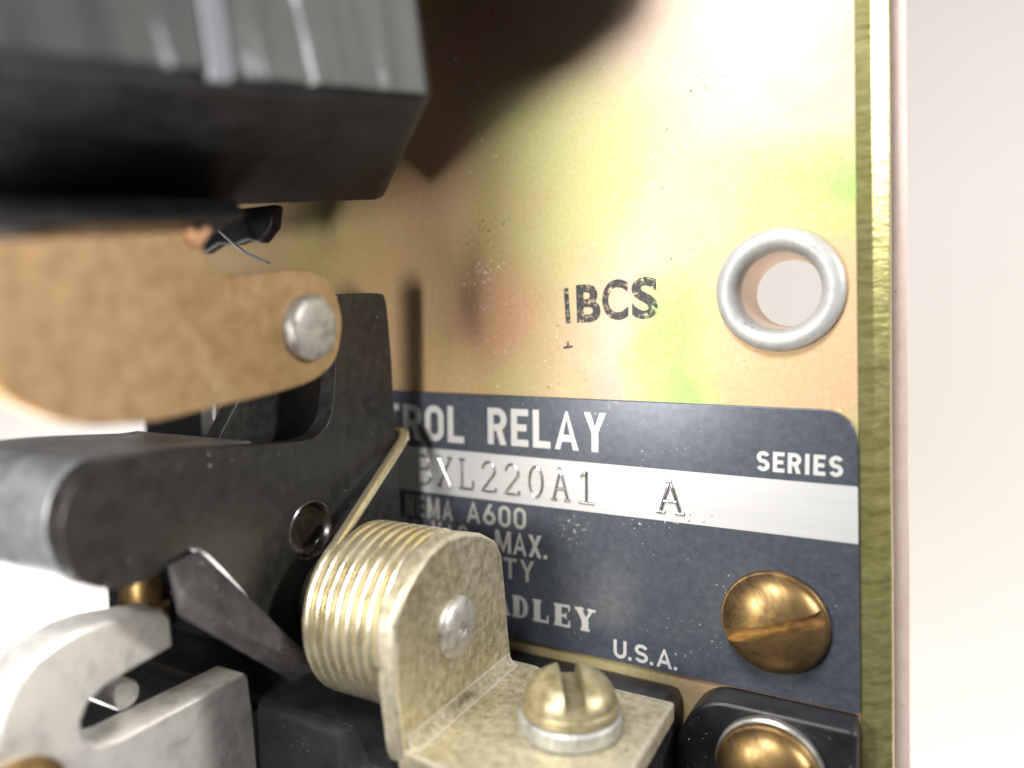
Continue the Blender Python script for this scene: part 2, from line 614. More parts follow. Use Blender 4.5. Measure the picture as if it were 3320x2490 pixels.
FONT = None
def text_mesh(s, box_mm, z, bold=0.0, spacing=1.0, slant=0.0, thick=0.03, rot=0.0):
    """printed word fitted into (x0, y0, x1, y1) on the plate; returns mesh in mm"""
    cu = bpy.data.curves.new('t', 'FONT')
    cu.body = s
    cu.size = 1
    cu.offset = bold
    cu.space_character = spacing
    cu.shear = slant
    cu.extrude = 0
    cu.resolution_u = 5
    o = bpy.data.objects.new('t', cu)
    COL.objects.link(o)
    dg = bpy.context.evaluated_depsgraph_get()
    me = bpy.data.meshes.new_from_object(o.evaluated_get(dg))
    bpy.data.objects.remove(o)
    bpy.data.curves.remove(cu)
    n = len(me.vertices)
    co = np.empty(n * 3)
    me.vertices.foreach_get('co', co)
    co = co.reshape(-1, 3)
    lo, hi = co.min(0), co.max(0)
    x0, y0, x1, y1 = box_mm
    X = x0 + (co[:, 0] - lo[0]) / (hi[0] - lo[0]) * (x1 - x0)
    Y = y0 + (co[:, 1] - lo[1]) / (hi[1] - lo[1]) * (y1 - y0)
    if rot:
        cx, cy = (x0 + x1) / 2, (y0 + y1) / 2
        c, sn = math.cos(rot), math.sin(rot)
        X, Y = cx + (X - cx) * c - (Y - cy) * sn, cy + (X - cx) * sn + (Y - cy) * c
    me.vertices.foreach_set('co', np.stack([X, Y, np.full(n, z)], 1).ravel())
    me.update()
    if thick:
        bm = bmesh.new()
        bm.from_mesh(me)
        bpy.data.meshes.remove(me)
        bmesh.ops.remove_doubles(bm, verts=bm.verts, dist=1e-4)
        r = bmesh.ops.extrude_face_region(bm, geom=bm.faces[:])
        bmesh.ops.translate(bm, verts=[g for g in r['geom'] if isinstance(g, bmesh.types.BMVert)], vec=(0, 0, thick))
        me = to_mesh(bm)
    return me

# ================================================================== backdrop
bm = extrude([(-1400, -1000), (1400, -1000), (1400, 1000), (-1400, 1000)], 'z', -262, -260)
o = link('backdrop', to_mesh(bm), M_PAPER)
o['kind'] = 'structure'

# ================================================================== back plate
EY = (-5.6, 9.3)
plate = thing('mounting_plate', (-40, -60, 0), 'yellow zinc plated steel back plate with an eyelet and stamped ink letters behind everything', 'metal plate')
circ = [(EY[0] + 3.3 * math.cos(2 * math.pi * i / 64), EY[1] + 3.3 * math.sin(2 * math.pi * i / 64)) for i in range(64)]
def lean(y):                                # the sheared edge is not quite square to the rest
    return -0.031 * y
EDGE_Y = [-60, -25, -12] + list(range(-6, 73, 4))
side = [(-0.04 + lean(y), y) for y in EDGE_Y]
bm = extrude([(-80, -60)] + side + [(-80, EDGE_Y[-1])], 'z', -1.8, 0, holes=(circ,))
link('panel', to_mesh(bm), M_PLATE, plate)
# sheared right-hand edge: shoulder, then a rounded side that turns back
prof = [(0.0, 0.0), (0.92, -0.18), (1.02, -0.24), (1.98, -1.30), (2.06, -1.5), (2.1, -5.0), (0.0, -5.0)]
def swept(prof):
    bm = bmesh.new()
    rows = [[bm.verts.new((x + lean(y) + 0.03 * math.sin(y * 1.7 + x) * (x > 1.9), y, z)) for x, z in prof] for y in EDGE_Y]
    k = len(prof)
    for a, b in zip(rows, rows[1:]):
        for i in range(k):
            bm.faces.new((a[i], a[(i + 1) % k], b[(i + 1) % k], b[i]))
    bm.faces.new(rows[0]); bm.faces.new(rows[-1])
    return to_mesh(bm)
link('rolled_edge', swept(prof), M_EDGE, plate, True, 12)
link('rear_lip', swept([(-1, -8.2), (2.15, -8.2), (2.7, -8.5), (3.15, -8.95), (3.25, -9.4), (-1, -9.4)]), M_REAR, plate, True, 30)
bm = box(-0.9, -0.2, -60, -2, -8.18, -5.02)
link('spacer', to_mesh(bm), M_REAR, plate)
# eyelet
pr = [(3.28, -8.5), (2.62, -8.5), (2.62, -7.6), (2.75, -3.0), (2.9, -0.6), (3.02, 0.3), (3.3, 0.75), (3.75, 0.95), (4.2, 0.86), (4.5, 0.6), (4.62, 0.25), (4.62, 0.02), (3.28, 0.02), (3.28, -8.5)]
ey = link('eyelet', to_mesh(lathe(pr[4:13], (*EY, 0), (0, 0, 1), None, 96)), M_EYELET, plate, True, 50)
link('eyelet_bore', to_mesh(lathe([(3.28, 0.0), (3.28, -6.6), (2.72, -6.6), (2.72, -6.2), (2.82, -3.0), (2.9, -0.6)], (*EY, 0), (0, 0, 1), None, 96)), M_BORE, ey, True, 50)
# rubber-stamped letters, worn
rot = math.radians(1.5)
link('ink_letter', text_mesh('I', (-23.25, 7.05, -22.80, 10.1), 0.010, 0.01, thick=0, rot=math.radians(4)), M_INK, plate)
link('ink_letter', text_mesh('B', (-22.15, 7.10, -19.95, 10.35), 0.010, 0.035, thick=0, rot=rot), M_INK, plate)
link('ink_letter', text_mesh('C', (-19.80, 7.25, -17.50, 10.65), 0.010, 0.03, thick=0, rot=rot), M_INK, plate)
link('ink_letter', text_mesh('S', (-17.20, 7.30, -14.95, 10.75), 0.010, 0.035, thick=0, rot=rot), M_INK, plate)
link('ink_mark', to_mesh(extrude([(-23.4, 4.82), (-22.5, 4.95), (-22.5, 5.12), (-22.85, 5.15), (-22.9, 5.5), (-23.02, 5.5), (-23.05, 5.12), (-23.4, 5.0)], 'z', 0.006, 0.01)), M_INK, plate)

# ================================================================== nameplate
NZ = 0.35
name_pl = thing('nameplate', (-30, -12, 0.02), 'blue-black enamelled nameplate with silver lettering and a silver stripe on the plated back plate', 'nameplate')
out = fillet([(-62, -22.1), (0.62, -22.1), (-0.07, 0.45), (-62, 0.75)], [0, 0.3, 2.6, 0])
link('panel', to_mesh(extrude(out, 'z', 0.02, NZ)), M_LABEL, name_pl, bevel=0.06)
stripe = link('stripe', to_mesh(extrude([(-61.8, -9.15), (0.20, -9.30), (0.08, -5.08), (-61.8, -4.65)], 'z', NZ + 0.004, NZ + 0.02)), M_SILVER, name_pl)
z = NZ + 0.006
def arc(cx, cy, rx, ry, a0, a1, n=12):
    return [(cx + rx * math.cos(math.radians(a0 + (a1 - a0) * i / n)), cy + ry * math.sin(math.radians(a0 + (a1 - a0) * i / n))) for i in range(n + 1)]
def sans(g, w, h, t):
    """strokes of a plain bold letter w wide, h tall, centre lines for stroke width t"""
    l, r, b, u, m, c = t / 2, w - t / 2, t / 2, h - t / 2, h / 2, w / 2
    k = min(w, h) * 0.5 - t / 2
    if g == 'T': return [[(0, u), (w, u)], [(c, -1), (c, u)]]
    if g == 'L': return [[(l, h + 1), (l, b), (w, b)]]
    if g == 'E': return [[(w, u), (l, u), (l, b), (w, b)], [(l, m), (w * 0.9, m)]]
    if g == 'I': return [[(c, -1), (c, h + 1)]]
    if g == 'N': return [[(l, -1), (l, h + 1)], [(l * 1.1, h + 0.1), (r - l * 0.1, -0.1)], [(r, -1), (r, h + 1)]]
    if g == 'M': return [[(l, -1), (l, h + 1)], [(l, h + 0.1), (c, h * 0.12), (r, h + 0.1)], [(r, -1), (r, h + 1)]]
    if g == 'A': return [[(l - 0.17 * w, -0.36 * h), (c, h - 0.05 * h), (r + 0.17 * w, -0.36 * h)], [(w * 0.2, h * 0.3), (w * 0.8, h * 0.3)]]
    if g == 'V': return [[(l - 0.17 * w, 1.36 * h), (c, 0.05 * h), (r + 0.17 * w, 1.36 * h)]]
    if g == 'Y': return [[(l - 0.14 * w, 1.3 * h), (c, h * 0.44), (r + 0.14 * w, 1.3 * h)], [(c, -1), (c, h * 0.46)]]
    if g == 'X': return [[(l - 0.1 * w, -0.15 * h), (r + 0.1 * w, 1.15 * h)], [(l - 0.1 * w, 1.15 * h), (r + 0.1 * w, -0.15 * h)]]
    if g in 'O0': return [arc(c, u - k, c - l, k, 0, 180, 10) + arc(c, b + k, c - l, k, 180, 360, 10) + [(r, u - k)]]
    if g == 'C': return [arc(c, u - k, c - l, k, -15, 180, 10) + arc(c, b + k, c - l, k, 180, 375, 10)]
    if g == 'U': return [[(l, h + 1)] + arc(c, b + k, c - l, k, 180, 360, 10) + [(r, h + 1)]]
    if g == 'D': return [[(c * 0.8, b), (l, b), (l, u), (c * 0.8, u)] + arc(c * 0.8, u - k, r - c * 0.8, k, 90, 0, 8) + arc(c * 0.8, b + k, r - c * 0.8, k, 0, -90, 8)]
    if g in 'RP':
        q = (u - m * 0.94) / 2
        return [[(l, -1), (l, u), (w * 0.5, u)] + arc(w * 0.5, u - q, r - w * 0.5, q, 90, -90, 10) + [(t * 1.02, m * 0.94)], [(w * 0.55, m), (r + 0.05 * w, -0.15 * h)]]
    if g == 'S':
        q = (u - m) / 2
        return [arc(c, u - q, c - l, q, 20, 90, 5) + arc(c, u - q, c - l, q, 90, 270, 10)[1:] + arc(c, b + q, c - l, q, 90, -90, 10)[1:] + arc(c, b + q, c - l, q, -90, -160, 5)[1:]]
    if g == '6': return [[(w * 0.72, h + 0.2), (l * 1.05, h * 0.42)] , arc(c, b + (c - l), c - l, c - l, 0, 360, 22)]
    if g == '.': return [[(l, -1), (l, t)]]
    return []
REL_W = {'I': 0.40, '.': 0.36, 'L': 0.86, 'E': 0.88, 'T': 0.95, 'M': 1.35, 'A': 1.12, 'Y': 1.08, 'X': 1.05, 'O': 1.02, '0': 0.95, 'V': 1.08, ' ': 0.6}
def ribbon(bm, pts, t, z):
    P = [Vector(p) for p in pts]
    P = [p for i, p in enumerate(P) if i == 0 or (p - P[i - 1]).length > 1e-5]
    shut = (P[0] - P[-1]).length < 1e-4
    L, Rr = [], []
    for i, p in enumerate(P):
        a = P[i - 1] if i else (P[-2] if shut else None)
        b = P[i + 1] if i < len(P) - 1 else (P[1] if shut else None)
        d1 = (p - a).normalized() if a is not None else None
        d2 = (b - p).normalized() if b is not None else None
        d1, d2 = d1 or d2, d2 or d1
        n1, n2 = Vector((-d1.y, d1.x)), Vector((-d2.y, d2.x))
        mt = (n1 + n2)
        mt = mt / max(0.35, mt.dot(n1))
        L.append(bm.verts.new((p.x + mt.x * t / 2, p.y + mt.y * t / 2, z)))
        Rr.append(bm.verts.new((p.x - mt.x * t / 2, p.y - mt.y * t / 2, z)))
    for i in range(len(P) - 1):
        bm.faces.new((L[i], Rr[i], Rr[i + 1], L[i + 1]))
def sans_word(word, box_mm, z, stroke, gap):
    """flat printed word in the box, stroke and gap as shares of the cap height"""
    x0, y0, x1, y1 = box_mm
    h = y1 - y0
    t, gp = stroke * h, gap * h
    tot = sum(REL_W.get(g, 1.0) for g in word)
    unit = (x1 - x0 - gp * (len(word) - 1)) / tot
    bm = bmesh.new()
    x = x0
    lay = 0
    for g in word:
        w = unit * REL_W.get(g, 1.0)
        one = bmesh.new()
        for line in sans(g, w, h, t):
            ribbon(one, line, t, lay * 0.005)
            lay = (lay + 1) % 4
        for y, n in ((0, (0, -1, 0)), (h, (0, 1, 0))):
            bmesh.ops.bisect_plane(one, geom=one.verts[:] + one.edges[:] + one.faces[:], plane_co=(0, y, 0), plane_no=n, clear_outer=True)
        for v in one.verts:
            v.co = Vector((v.co.x + x, v.co.y + y0, v.co.z + z))
        tmp = bpy.data.meshes.new('t')
        one.to_mesh(tmp); one.free()
        bm.from_mesh(tmp)
        bpy.data.meshes.remove(tmp)
        x += w + gp
    me = bpy.data.meshes.new('m')
    for f in bm.faces:
        f.normal_update()
        if f.normal.z < 0:
            f.normal_flip()
    bm.to_mesh(me)
    bm.free()
    return me
for word, bx, stroke, gap, mt in (
    ('CONTROL', (-50.8, -4.1, -33.55, -0.62), 0.185, 0.13, M_PRINT),
    ('RELAY', (-30.95, -3.98, -19.25, -0.58), 0.185, 0.13, M_PRINT),
    ('SERIES', (-7.0, -4.48, -0.92, -2.92), 0.20, 0.15, M_PRINT),
    ('NEMA', (-40.55, -11.72, -34.95, -9.62), 0.165, 0.15, M_PRINT_WORN),
    ('A600', (-33.4, -11.62, -27.05, -9.62), 0.165, 0.16, M_PRINT_WORN),
    ('600 VAC', (-42.6, -14.05, -33.3, -11.98), 0.165, 0.16, M_PRINT_WORN),
    ('MAX.', (-30.3, -14.05, -24.85, -11.98), 0.175, 0.10, M_PRINT),
    ('DUTY', (-32.9, -16.42, -26.2, -14.45), 0.165, 0.14, M_PRINT_WORN),
    ('U.S.A.', (-18.65, -21.75, -12.95, -20.15), 0.18, 0.10, M_PRINT)):
    link('lettering', sans_word(word, bx, z, stroke, gap), mt, name_pl)

def strokes(glyphs, x0, pitch, y0, w, h, z, r, mat, parent, name, tilt=0.0):
    """letters punched into the stripe: rounded raised strokes, one mesh per letter"""
    for i, g in enumerate(glyphs):
        if g == ' ':
            continue
        bm = bmesh.new()
        for line in STROKE[g]:
            pts = []
            for a, b in zip(line, line[1:]):
                for k in range(4):
                    t = k / 4
                    pts.append((a[0] + (b[0] - a[0]) * t, a[1] + (b[1] - a[1]) * t))
            pts.append(line[-1])
            tube([(x0 + pitch * i + q[0] * w, y0 + q[1] * h + tilt * i, z) for q in pts], r, 10, bm)
        link(name, to_mesh(bm), mat, parent, True, 60)
STROKE = {
    'B': [[(0, 0), (0.6, 0)] + arc(0.6, 0.26, 0.38, 0.26, -90, 90) + [(0.2, 0.52)], [(0.2, 0.52), (0.55, 0.52)] + arc(0.55, 0.76, 0.34, 0.24, -90, 90) + [(0, 1)], [(0.18, 0), (0.18, 1)]],
    'X': [[(0.08, 0), (0.92, 1)], [(0.08, 1), (0.92, 0)], [(-0.05, 0), (0.28, 0)], [(0.72, 0), (1.05, 0)], [(-0.05, 1), (0.28, 1)], [(0.72, 1), (1.05, 1)]],
    'L': [[(0.2, 1), (0.2, 0)], [(0, 0), (0.95, 0), (0.95, 0.3)], [(0, 1), (0.45, 1)]],
    '2': [arc(0.5, 0.72, 0.4, 0.28, 170, -25) + [(0.05, 0.0), (0.95, 0.0), (0.95, 0.14)]],
    '0': [arc(0.5, 0.5, 0.40, 0.5, 0, 360, 28)],
    'A': [[(0.08, 0), (0.48, 1), (0.92, 0)], [(0.24, 0.36), (0.76, 0.36)], [(-0.08, 0), (0.28, 0)], [(0.70, 0), (1.08, 0)], [(0.34, 1), (0.52, 1)]],
    '1': [[(0.5, 0), (0.5, 1), (0.18, 0.82)], [(0.08, 0), (0.95, 0)]],
}
strokes('BXL220A1', -39.0, 2.44, -8.35, 1.62, 2.75, NZ + 0.05, 0.15, M_EMBOSS, stripe, 'stamped_letter', -0.02)
strokes('A', -14.72, 2.4, -8.5, 2.0, 2.6, NZ + 0.05, 0.17, M_EMBOSS, stripe, 'stamped_letter')

# bold serif word
def serif_word(word, x0, y0, h, pitch, z, mat, parent):
    lay = [0]
    st, th, sf = 0.36, 0.14, 0.115      # thick stem, thin stroke, serif in cap heights
    def bar(bm, a, b, wd):
        a, b = Vector(a), Vector(b)
        d = (b - a).normalized()
        nrm = Vector((-d.y, d.x)) * wd / 2
        lay[0] = (lay[0] + 1) % 9
        extrude([q for q in (a + nrm, b + nrm, b - nrm, a - nrm)], 'z', 0, 1 + 0.7 * lay[0], bm)
    for i, g in enumerate(word):
        bm = bmesh.new()
        if g in 'DLERB':
            bar(bm, (0.24, 0), (0.24, 1), st)
            bar(bm, (0, sf / 2), (0.48, sf / 2), sf)
            bar(bm, (0, 1 - sf / 2), (0.48, 1 - sf / 2), sf)
        if g == 'D':
            a = arc(0.42, 0.5, 0.50, 0.5, -90, 90, 16)
            b = arc(0.42, 0.5, 0.22, 0.41, 90, -90, 16)
            extrude(a + b, 'z', 0, 0.6, bm)
        if g in 'RB':
            extrude(arc(0.42, 0.76, 0.42, 0.24, -90, 90, 12) + arc(0.42, 0.76, 0.16, 0.16, 90, -90, 12), 'z', 0, 1, bm)
        if g == 'B':
            extrude(arc(0.42, 0.26, 0.48, 0.26, -90, 90, 12) + arc(0.42, 0.26, 0.2, 0.17, 90, -90, 12), 'z', 0, 1, bm)
        if g == 'R':
            bar(bm, (0.45, 0.5), (0.82, 0.0), 0.26)
        if g == 'L':
            bar(bm, (0.4, sf / 2), (0.88, sf / 2), sf)
            bar(bm, (0.84, 0), (0.84, 0.34), 0.09)
        if g == 'E':
            for yy in (sf / 2, 1 - sf / 2):
                bar(bm, (0.4, yy), (0.88, yy), sf)
            bar(bm, (0.38, 0.5), (0.66, 0.5), sf)
            bar(bm, (0.66, 0.36), (0.66, 0.64), 0.08)
            bar(bm, (0.84, 0), (0.84, 0.30), 0.09)
            bar(bm, (0.84, 0.72), (0.84, 1), 0.09)
        if g == 'Y':
            bar(bm, (0.5, 0), (0.5, 0.5), st)
            bar(bm, (0.5, 0.42), (0.14, 0.98), 0.27)
            bar(bm, (0.5, 0.42), (0.88, 0.98), 0.13)
            bar(bm, (0.26, sf / 2), (0.74, sf / 2), sf)
            bar(bm, (-0.04, 1 - sf / 2), (0.42, 1 - sf / 2), sf)
            bar(bm, (0.64, 1 - sf / 2), (1.06, 1 - sf / 2), sf)
        if g == 'A':
            bar(bm, (0.12, 0), (0.5, 1), 0.12)
            bar(bm, (0.5, 1), (0.88, 0), 0.27)
            bar(bm, (0.25, 0.34), (0.72, 0.34), 0.09)
            bar(bm, (-0.04, sf / 2), (0.3, sf / 2), sf)
            bar(bm, (0.62, sf / 2), (1.06, sf / 2), sf)
        for v in bm.verts:
            v.co = Vector((x0 + pitch * i + v.co.x * h * 0.86, y0 + v.co.y * h, z + v.co.z * 0.006))
        link('lettering', to_mesh(bm), mat, parent)
serif_word('BRADLEY', -34.9, -19.95, 2.05, 2.12, z, M_PRINT, name_pl)

# ================================================================== brass screws on the plate
def plate_screw(pos, label, ang, washer=False, r=4.0):
    t = thing('brass_screw', pos, label, 'screw', 'domed brass screws fixed through the back plate')
    sd = (math.cos(ang), math.sin(ang), 0)
    zb = pos[2]
    if washer:
        link('washer', to_mesh(lathe([(1.5, 0), (r * 1.02, 0), (r * 1.05, 0.15), (r * 1.05, 0.7), (r * 1.01, 0.85), (1.5, 0.85), (1.5, 0)], pos, (0, 0, 1))), M_STEEL, t, True, 40)
        zb += 0.87
    screw_head((pos[0], pos[1], zb), (0, 0, 1), r, 0.55, 2.5, sd, 1.0, 0.85, M_BRASS, t)
    link('shank', to_mesh(lathe([(0, -3), (1.4, -3), (1.4, 0.3), (0, 0.3)], (pos[0], pos[1], pos[2]), (0, 0, 1))), M_BRASS, t, True, 40)
    return t
plate_screw((-5.5, -16.1, NZ + 0.01), 'domed brass screw with slanted slot holding the nameplate corner', math.radians(20))
plate_screw((-5.25, -26.3, 3.02), 'domed brass screw on a steel washer in the black block below the nameplate', math.radians(24), True, 3.75)

# ================================================================== contact block (black moulding)
block = thing('contact_block', (-40, -45, 0.02), 'black moulded phenolic block under the spring bracket and below the nameplate', 'terminal block')
YT = -22.95
bm = extrude([(-70, 0.05), (-12.6, 0.05), (-12.6, 21.6), (-29, 21.6), (-33, 18.4), (-70, 18.2)], 'y', -60, YT)
link('body', to_mesh(bm), M_BASE, block, bevel=0.8, segs=3)
out = fillet([(-12.55, -60), (0.9, -60), (0.6, -22.18), (-10.3, -22.18), (-12.55, -26.0)], [0, 0.4, 0.6, 1.8, 1.4])
link('ear', to_mesh(extrude(out, 'z', 0.05, 3.0)), M_BASE, block, bevel=0.35, segs=3)
bm = box(-71, -46, YT + 0.02, -12.5, 0.05, 12.5)
link('tower', to_mesh(bm), M_BASE, block, bevel=0.5)
link('shade_slab', to_mesh(box(-73.5, -60, -12, 3, 0.6, 5.5)), M_BASE, block, bevel=0.4)  # black slab added in place of the shade on the back plate

# ================================================================== spring bracket
BX = -25.87
br = thing('spring_bracket', (-20, -22.9, 12), 'plated L-shaped bracket carrying the coiled spring, screwed to the black block', 'bracket')
UPR = [(-22.6, 20.4), (-21.6, 20.75), (-16.94, 21.40), (-12.5, 21.45), (-11.7, 21.0), (-10.72, 20.13), (-9.8, 18.92), (-8.84, 17.14), (-8.35, 14.99), (-8.54, 12.69), (-9.33, 10.0), (-10.44, 7.9), (-11.82, 6.9), (-14.71, 6.42), (-18.51, 5.95), (-21.2, 5.5), (-22.6, 5.4)]
link('upright', to_mesh(extrude(UPR, 'x', BX - 1.5, BX)), M_BRACKET, br, bevel=0.32, segs=3)
foot = fillet([(BX - 0.6, 5.3), (-23.6, 5.3), (-22.2, 6.0), (-11.7, 6.0), (-11.7, 22.3), (BX - 0.6, 20.5)], [0, 0.6, 0.5, 0.25, 0.5, 0])
link('foot', to_mesh(extrude(foot, 'y', -22.9, -21.47)), M_BRACKET, br, bevel=0.14, segs=2)
# bend fillet between the two
n = 8
arcp = [(BX + 0.02, -21.45)] + [(BX + 0.9 - 0.9 * math.cos(t), -20.57 - 0.9 * math.sin(t)) for t in [i / n * math.pi / 2 for i in range(n + 1)]]
bm = bmesh.new()
arcp = [(BX - 0.3, -21.8), (BX - 0.3, -20.55)] + arcp[1:] + [(BX + 0.9, -21.8)]
extrude(arcp, 'z', 5.9, 20.2, bm)
link('bend', to_mesh(bm), M_BRACKET, br, True, 40)
rv = [(0, -1.2), (2.35, -1.2), (2.38, 0.0), (2.30, 0.28), (1.9, 0.52), (1.2, 0.66), (0.62, 0.66), (0.5, 0.50), (0.42, 0.34), (0, 0.30)]
link('rivet', to_mesh(lathe([(max(0, r * 0.98), h) for r, h in rv], (BX, -15.35, 14.1), (1, 0, 0))), M_RIVET, br, True, 50)

# slotted cheese-head screw with lock washer standing on the foot
fs_pos = (-17.3, -21.46, 12.7)
fs = thing('bracket_screw', fs_pos, 'slotted domed screw with split lock washer standing on the bracket foot', 'screw')
wsh = [(2.0, 0.02), (3.45, 0.02), (3.62, 0.2), (3.62, 1.15), (3.45, 1.32), (2.0, 1.32), (2.0, 0.02)]
me = to_mesh(lathe(wsh, fs_pos, (0, 1, 0), None, 72))
link('lock_washer', me, nickel('grey_washer', (0.42, 0.43, 0.41), 0.5, 0.6, 0.5, 1200), fs, True, 40)
screw_head((fs_pos[0], fs_pos[1] + 1.34, fs_pos[2]), (0, 1, 0), 3.42, 0.7, 3.0, (0.52, 0, 0.85), 1.5, 1.1, M_FOOTSCREW, fs)

# ================================================================== torsion spring
SC = (-15.0, 14.05)            # Y, Z of the coil axis
R, r, turns = 6.2, 0.475, 7.2
xa, xb = BX - 1.5 - r - 0.02, BX - 1.5 - r - 0.02 - turns * 0.935
th0 = math.atan2(-3.35 - SC[0], 5.2 - SC[1])   # hook direction, angle measured from +Z towards +Y
dist = math.hypot(-3.35 - SC[0], 5.2 - SC[1])
tang = th0 - math.acos(R / dist)
path = []
N = int(40 * turns)
for i in range(N + 1):
    t = i / N
    a = tang - 2 * math.pi * turns * (1 - t)      # last turn ends at the hook
    path.append((xa + (xb - xa) * t, SC[0] + R * math.sin(a), SC[1] + R * math.cos(a)))
end = Vector(path[-1])
hook = Vector((-37.55, -3.35, 4.35))
for i in range(1, 15):
    path.append(tuple(end.lerp(hook, i / 14)))
for q in ((-37.9, -2.95, 3.85), (-38.6, -2.9, 3.7), (-39.4, -3.2, 3.8), (-40.4, -3.8, 4.2), (-41.2, -4.6, 4.8)):
    path.append(q)
sp = link('torsion_spring', to_mesh(tube(path, r, 16)), M_SPRING, None, True, 70)
tag(sp, 'coiled yellowish wire spring wound between the L-shaped bracket and the black lever', 'spring')

# ================================================================== black lever
LX = -38.0
lev = thing('release_lever', (LX, -10, 16), 'blackened steel lever with rounded end and a recessed rivet, behind the coiled spring', 'lever')
LEVER = [(9.04, 12.33), (9.60, 11.75), (9.88, 7.0), (9.43, 6.1), (8.41, 5.84), (4.26, 5.39), (0.46, 5.2), (-4.47, 4.9), (-7.32, 4.65), (-12.79, 4.57), (-16.37, 6.55), (-19.6, 9.99), (-20.2, 14), (-19.62, 16.78), (-11.16, 23.27), (-7.69, 26.35), (-7.97, 28.1), (-8.52, 29.77), (-8.6, 31.61), (-8.21, 33.16), (-7.54, 34.07), (-6.47, 34.67), (-5.18, 35.03), (-3.86, 35.08), (-2.64, 34.71), (-1.6, 34.01), (-0.97, 33.04), (-0.78, 31.91), (-0.80, 29.36), (-0.98, 26.72), (-1.46, 21.79), (-1.86, 16.6), (-1.47, 14.6), (-0.31, 13.49), (1.52, 12.97), (3.4, 12.73)]
me = to_mesh(extrude(spline(LEVER, 3), 'x', LX - 1.6, LX))
rivet_hole = lathe([(0, -0.75), (2.15, -0.75), (2.3, 1.0), (0, 1.0)], (LX, -9.03, 16.06), (1, 0, 0), None, 48)
me = cut(me, rivet_hole)
link('blade', me, M_LEVER, lev, bevel=0.10, segs=2)
LOBE = [(-7.0, 25.0)] + LEVER[15:31] + [(-1.6, 20.0), (-3.4, 20.0)]
link('handle', to_mesh(extrude(spline(LOBE, 3), 'x', LX - 15, LX - 1.62)), M_HANDLE, lev, bevel=0.25, segs=3)
# channel cheek on the far side
CHK = [(4.5, 4.0), (9.0, 4.0), (9.0, 13.5), (4.5, 15.0), (-2.2, 20.0), (-3.0, 20.0), (-3.2, 6.0)]
link('cheek', to_mesh(extrude(fillet(CHK, [1, 1, 1, 1, 1, 1, 2]), 'x', LX - 7.5, LX - 6.0)), M_LEVER, lev, bevel=0.1)
riv = [(0, -0.7), (1.2, -0.68), (1.85, -0.60), (2.02, -0.35), (2.08, -0.05), (2.22, 0.10), (2.36, 0.02), (2.36, -0.7), (0, -0.72)]
link('rivet', to_mesh(lathe(riv, (LX, -9.03, 16.06), (1, 0, 0), None, 64)), M_HUB, lev, True, 60)
# turned hub that the spring sits on
hubp = [(0, 0.02), (3.6, 0.02), (3.8, 0.2), (3.8, 2.6), (4.6, 2.9), (4.6, 10.4), (0, 10.4)]
link('hub', to_mesh(lathe(hubp, (LX, SC[0], SC[1]), (1, 0, 0), None, 80)), M_HUB, lev, True, 40)
wp = [(-37.95, -7.66, 26.43), (-37.95, -20.08, 15.71), (-37.4, -7.94, 29.14), (-36.0, -9.75, 29.05), (-35.0, -14.32, 24.29), (-35.0, -18.57, 18.74),
      (-37.95, -11.5, 28.2), (-37.95, -20.3, 18.5), (-36.5, -16.0, 23.6)]
link('wedge', to_mesh(hull(wp)), M_WEDGE, lev, bevel=0.12, segs=2)

# ================================================================== tan link arm
KX = -33.0
lk = thing('pivot_link', (KX, 6.8, 30), 'tan plated steel link with rounded tip and domed rivet under the black coil', 'link arm')
LINK = [(13.2, 29.8), (11.33, 29.05), (10.28, 28.75), (9.95, 28.15), (10.32, 24.98), (10.71, 21.8), (10.53, 19.62), (9.55, 18.18), (7.75, 17.48), (6.42, 17.53), (4.77, 18.09), (3.77, 19.22), (3.0, 21.28), (2.47, 25.34), (2.19, 28.53), (1.8, 32.37), (1.85, 34.89), (2.01, 36.57), (2.53, 38.1), (3.2, 39.31), (3.92, 40.25), (5.44, 41.3), (8.02, 41.8), (10.3, 41.4), (10.8, 40.6), (11.4, 38), (13.2, 32), (13.6, 31)]
link('arm', to_mesh(extrude(spline(LINK, 3), 'x', KX - 1.4, KX)), M_LINK, lk, bevel=0.12, segs=2)
hd = [(0, -1), (2.12, -1), (2.18, 0.0), (2.2, 0.62), (2.08, 0.8), (1.6, 0.92), (0.9, 0.98), (0.35, 0.96), (0, 0.90)]
bm = lathe(hd, (KX, 6.85, 20.9), (1, 0, 0), None, 40)
for v in bm.verts:                       # peened edge is a little ragged
    d = Vector((0, v.co.y - 6.85, v.co.z - 20.9))
    if d.length > 1.9:
        k = 1 + 0.02 * math.sin(7 * math.atan2(d.y, d.z)) + random.uniform(-0.015, 0.015)
        v.co.y, v.co.z = 6.85 + d.y * k, 20.9 + d.z * k
link('rivet', to_mesh(bm), nickel('peened_rivet', (0.40, 0.385, 0.36), 0.5, 0.6, 0.35, 1300), lk, True, 50)
DP = [(0.9, 10.0), (0.5, 6.0), (-0.26, 4.35), (-1.46, 4.31), (-2.78, 5.41), (-3.54, 6.93), (-3.75, 8.65), (-3.5, 10.02)]
link('spacer', to_mesh(extrude(DP, 'x', -58, -56)), M_STEEL, lk, bevel=0.12)
TAB = [(12.2, 30.4), (12.5, 29.95), (12.25, 29.69), (12.82, 29.11), (12.76, 28.75), (12.24, 28.9), (11.5, 29.45), (11.6, 29.9)]
bm = extrude(TAB, 'x', KX + 0.02, KX + 0.4)
link('copper_tab', to_mesh(bm), M_COPPER, lk, bevel=0.1)

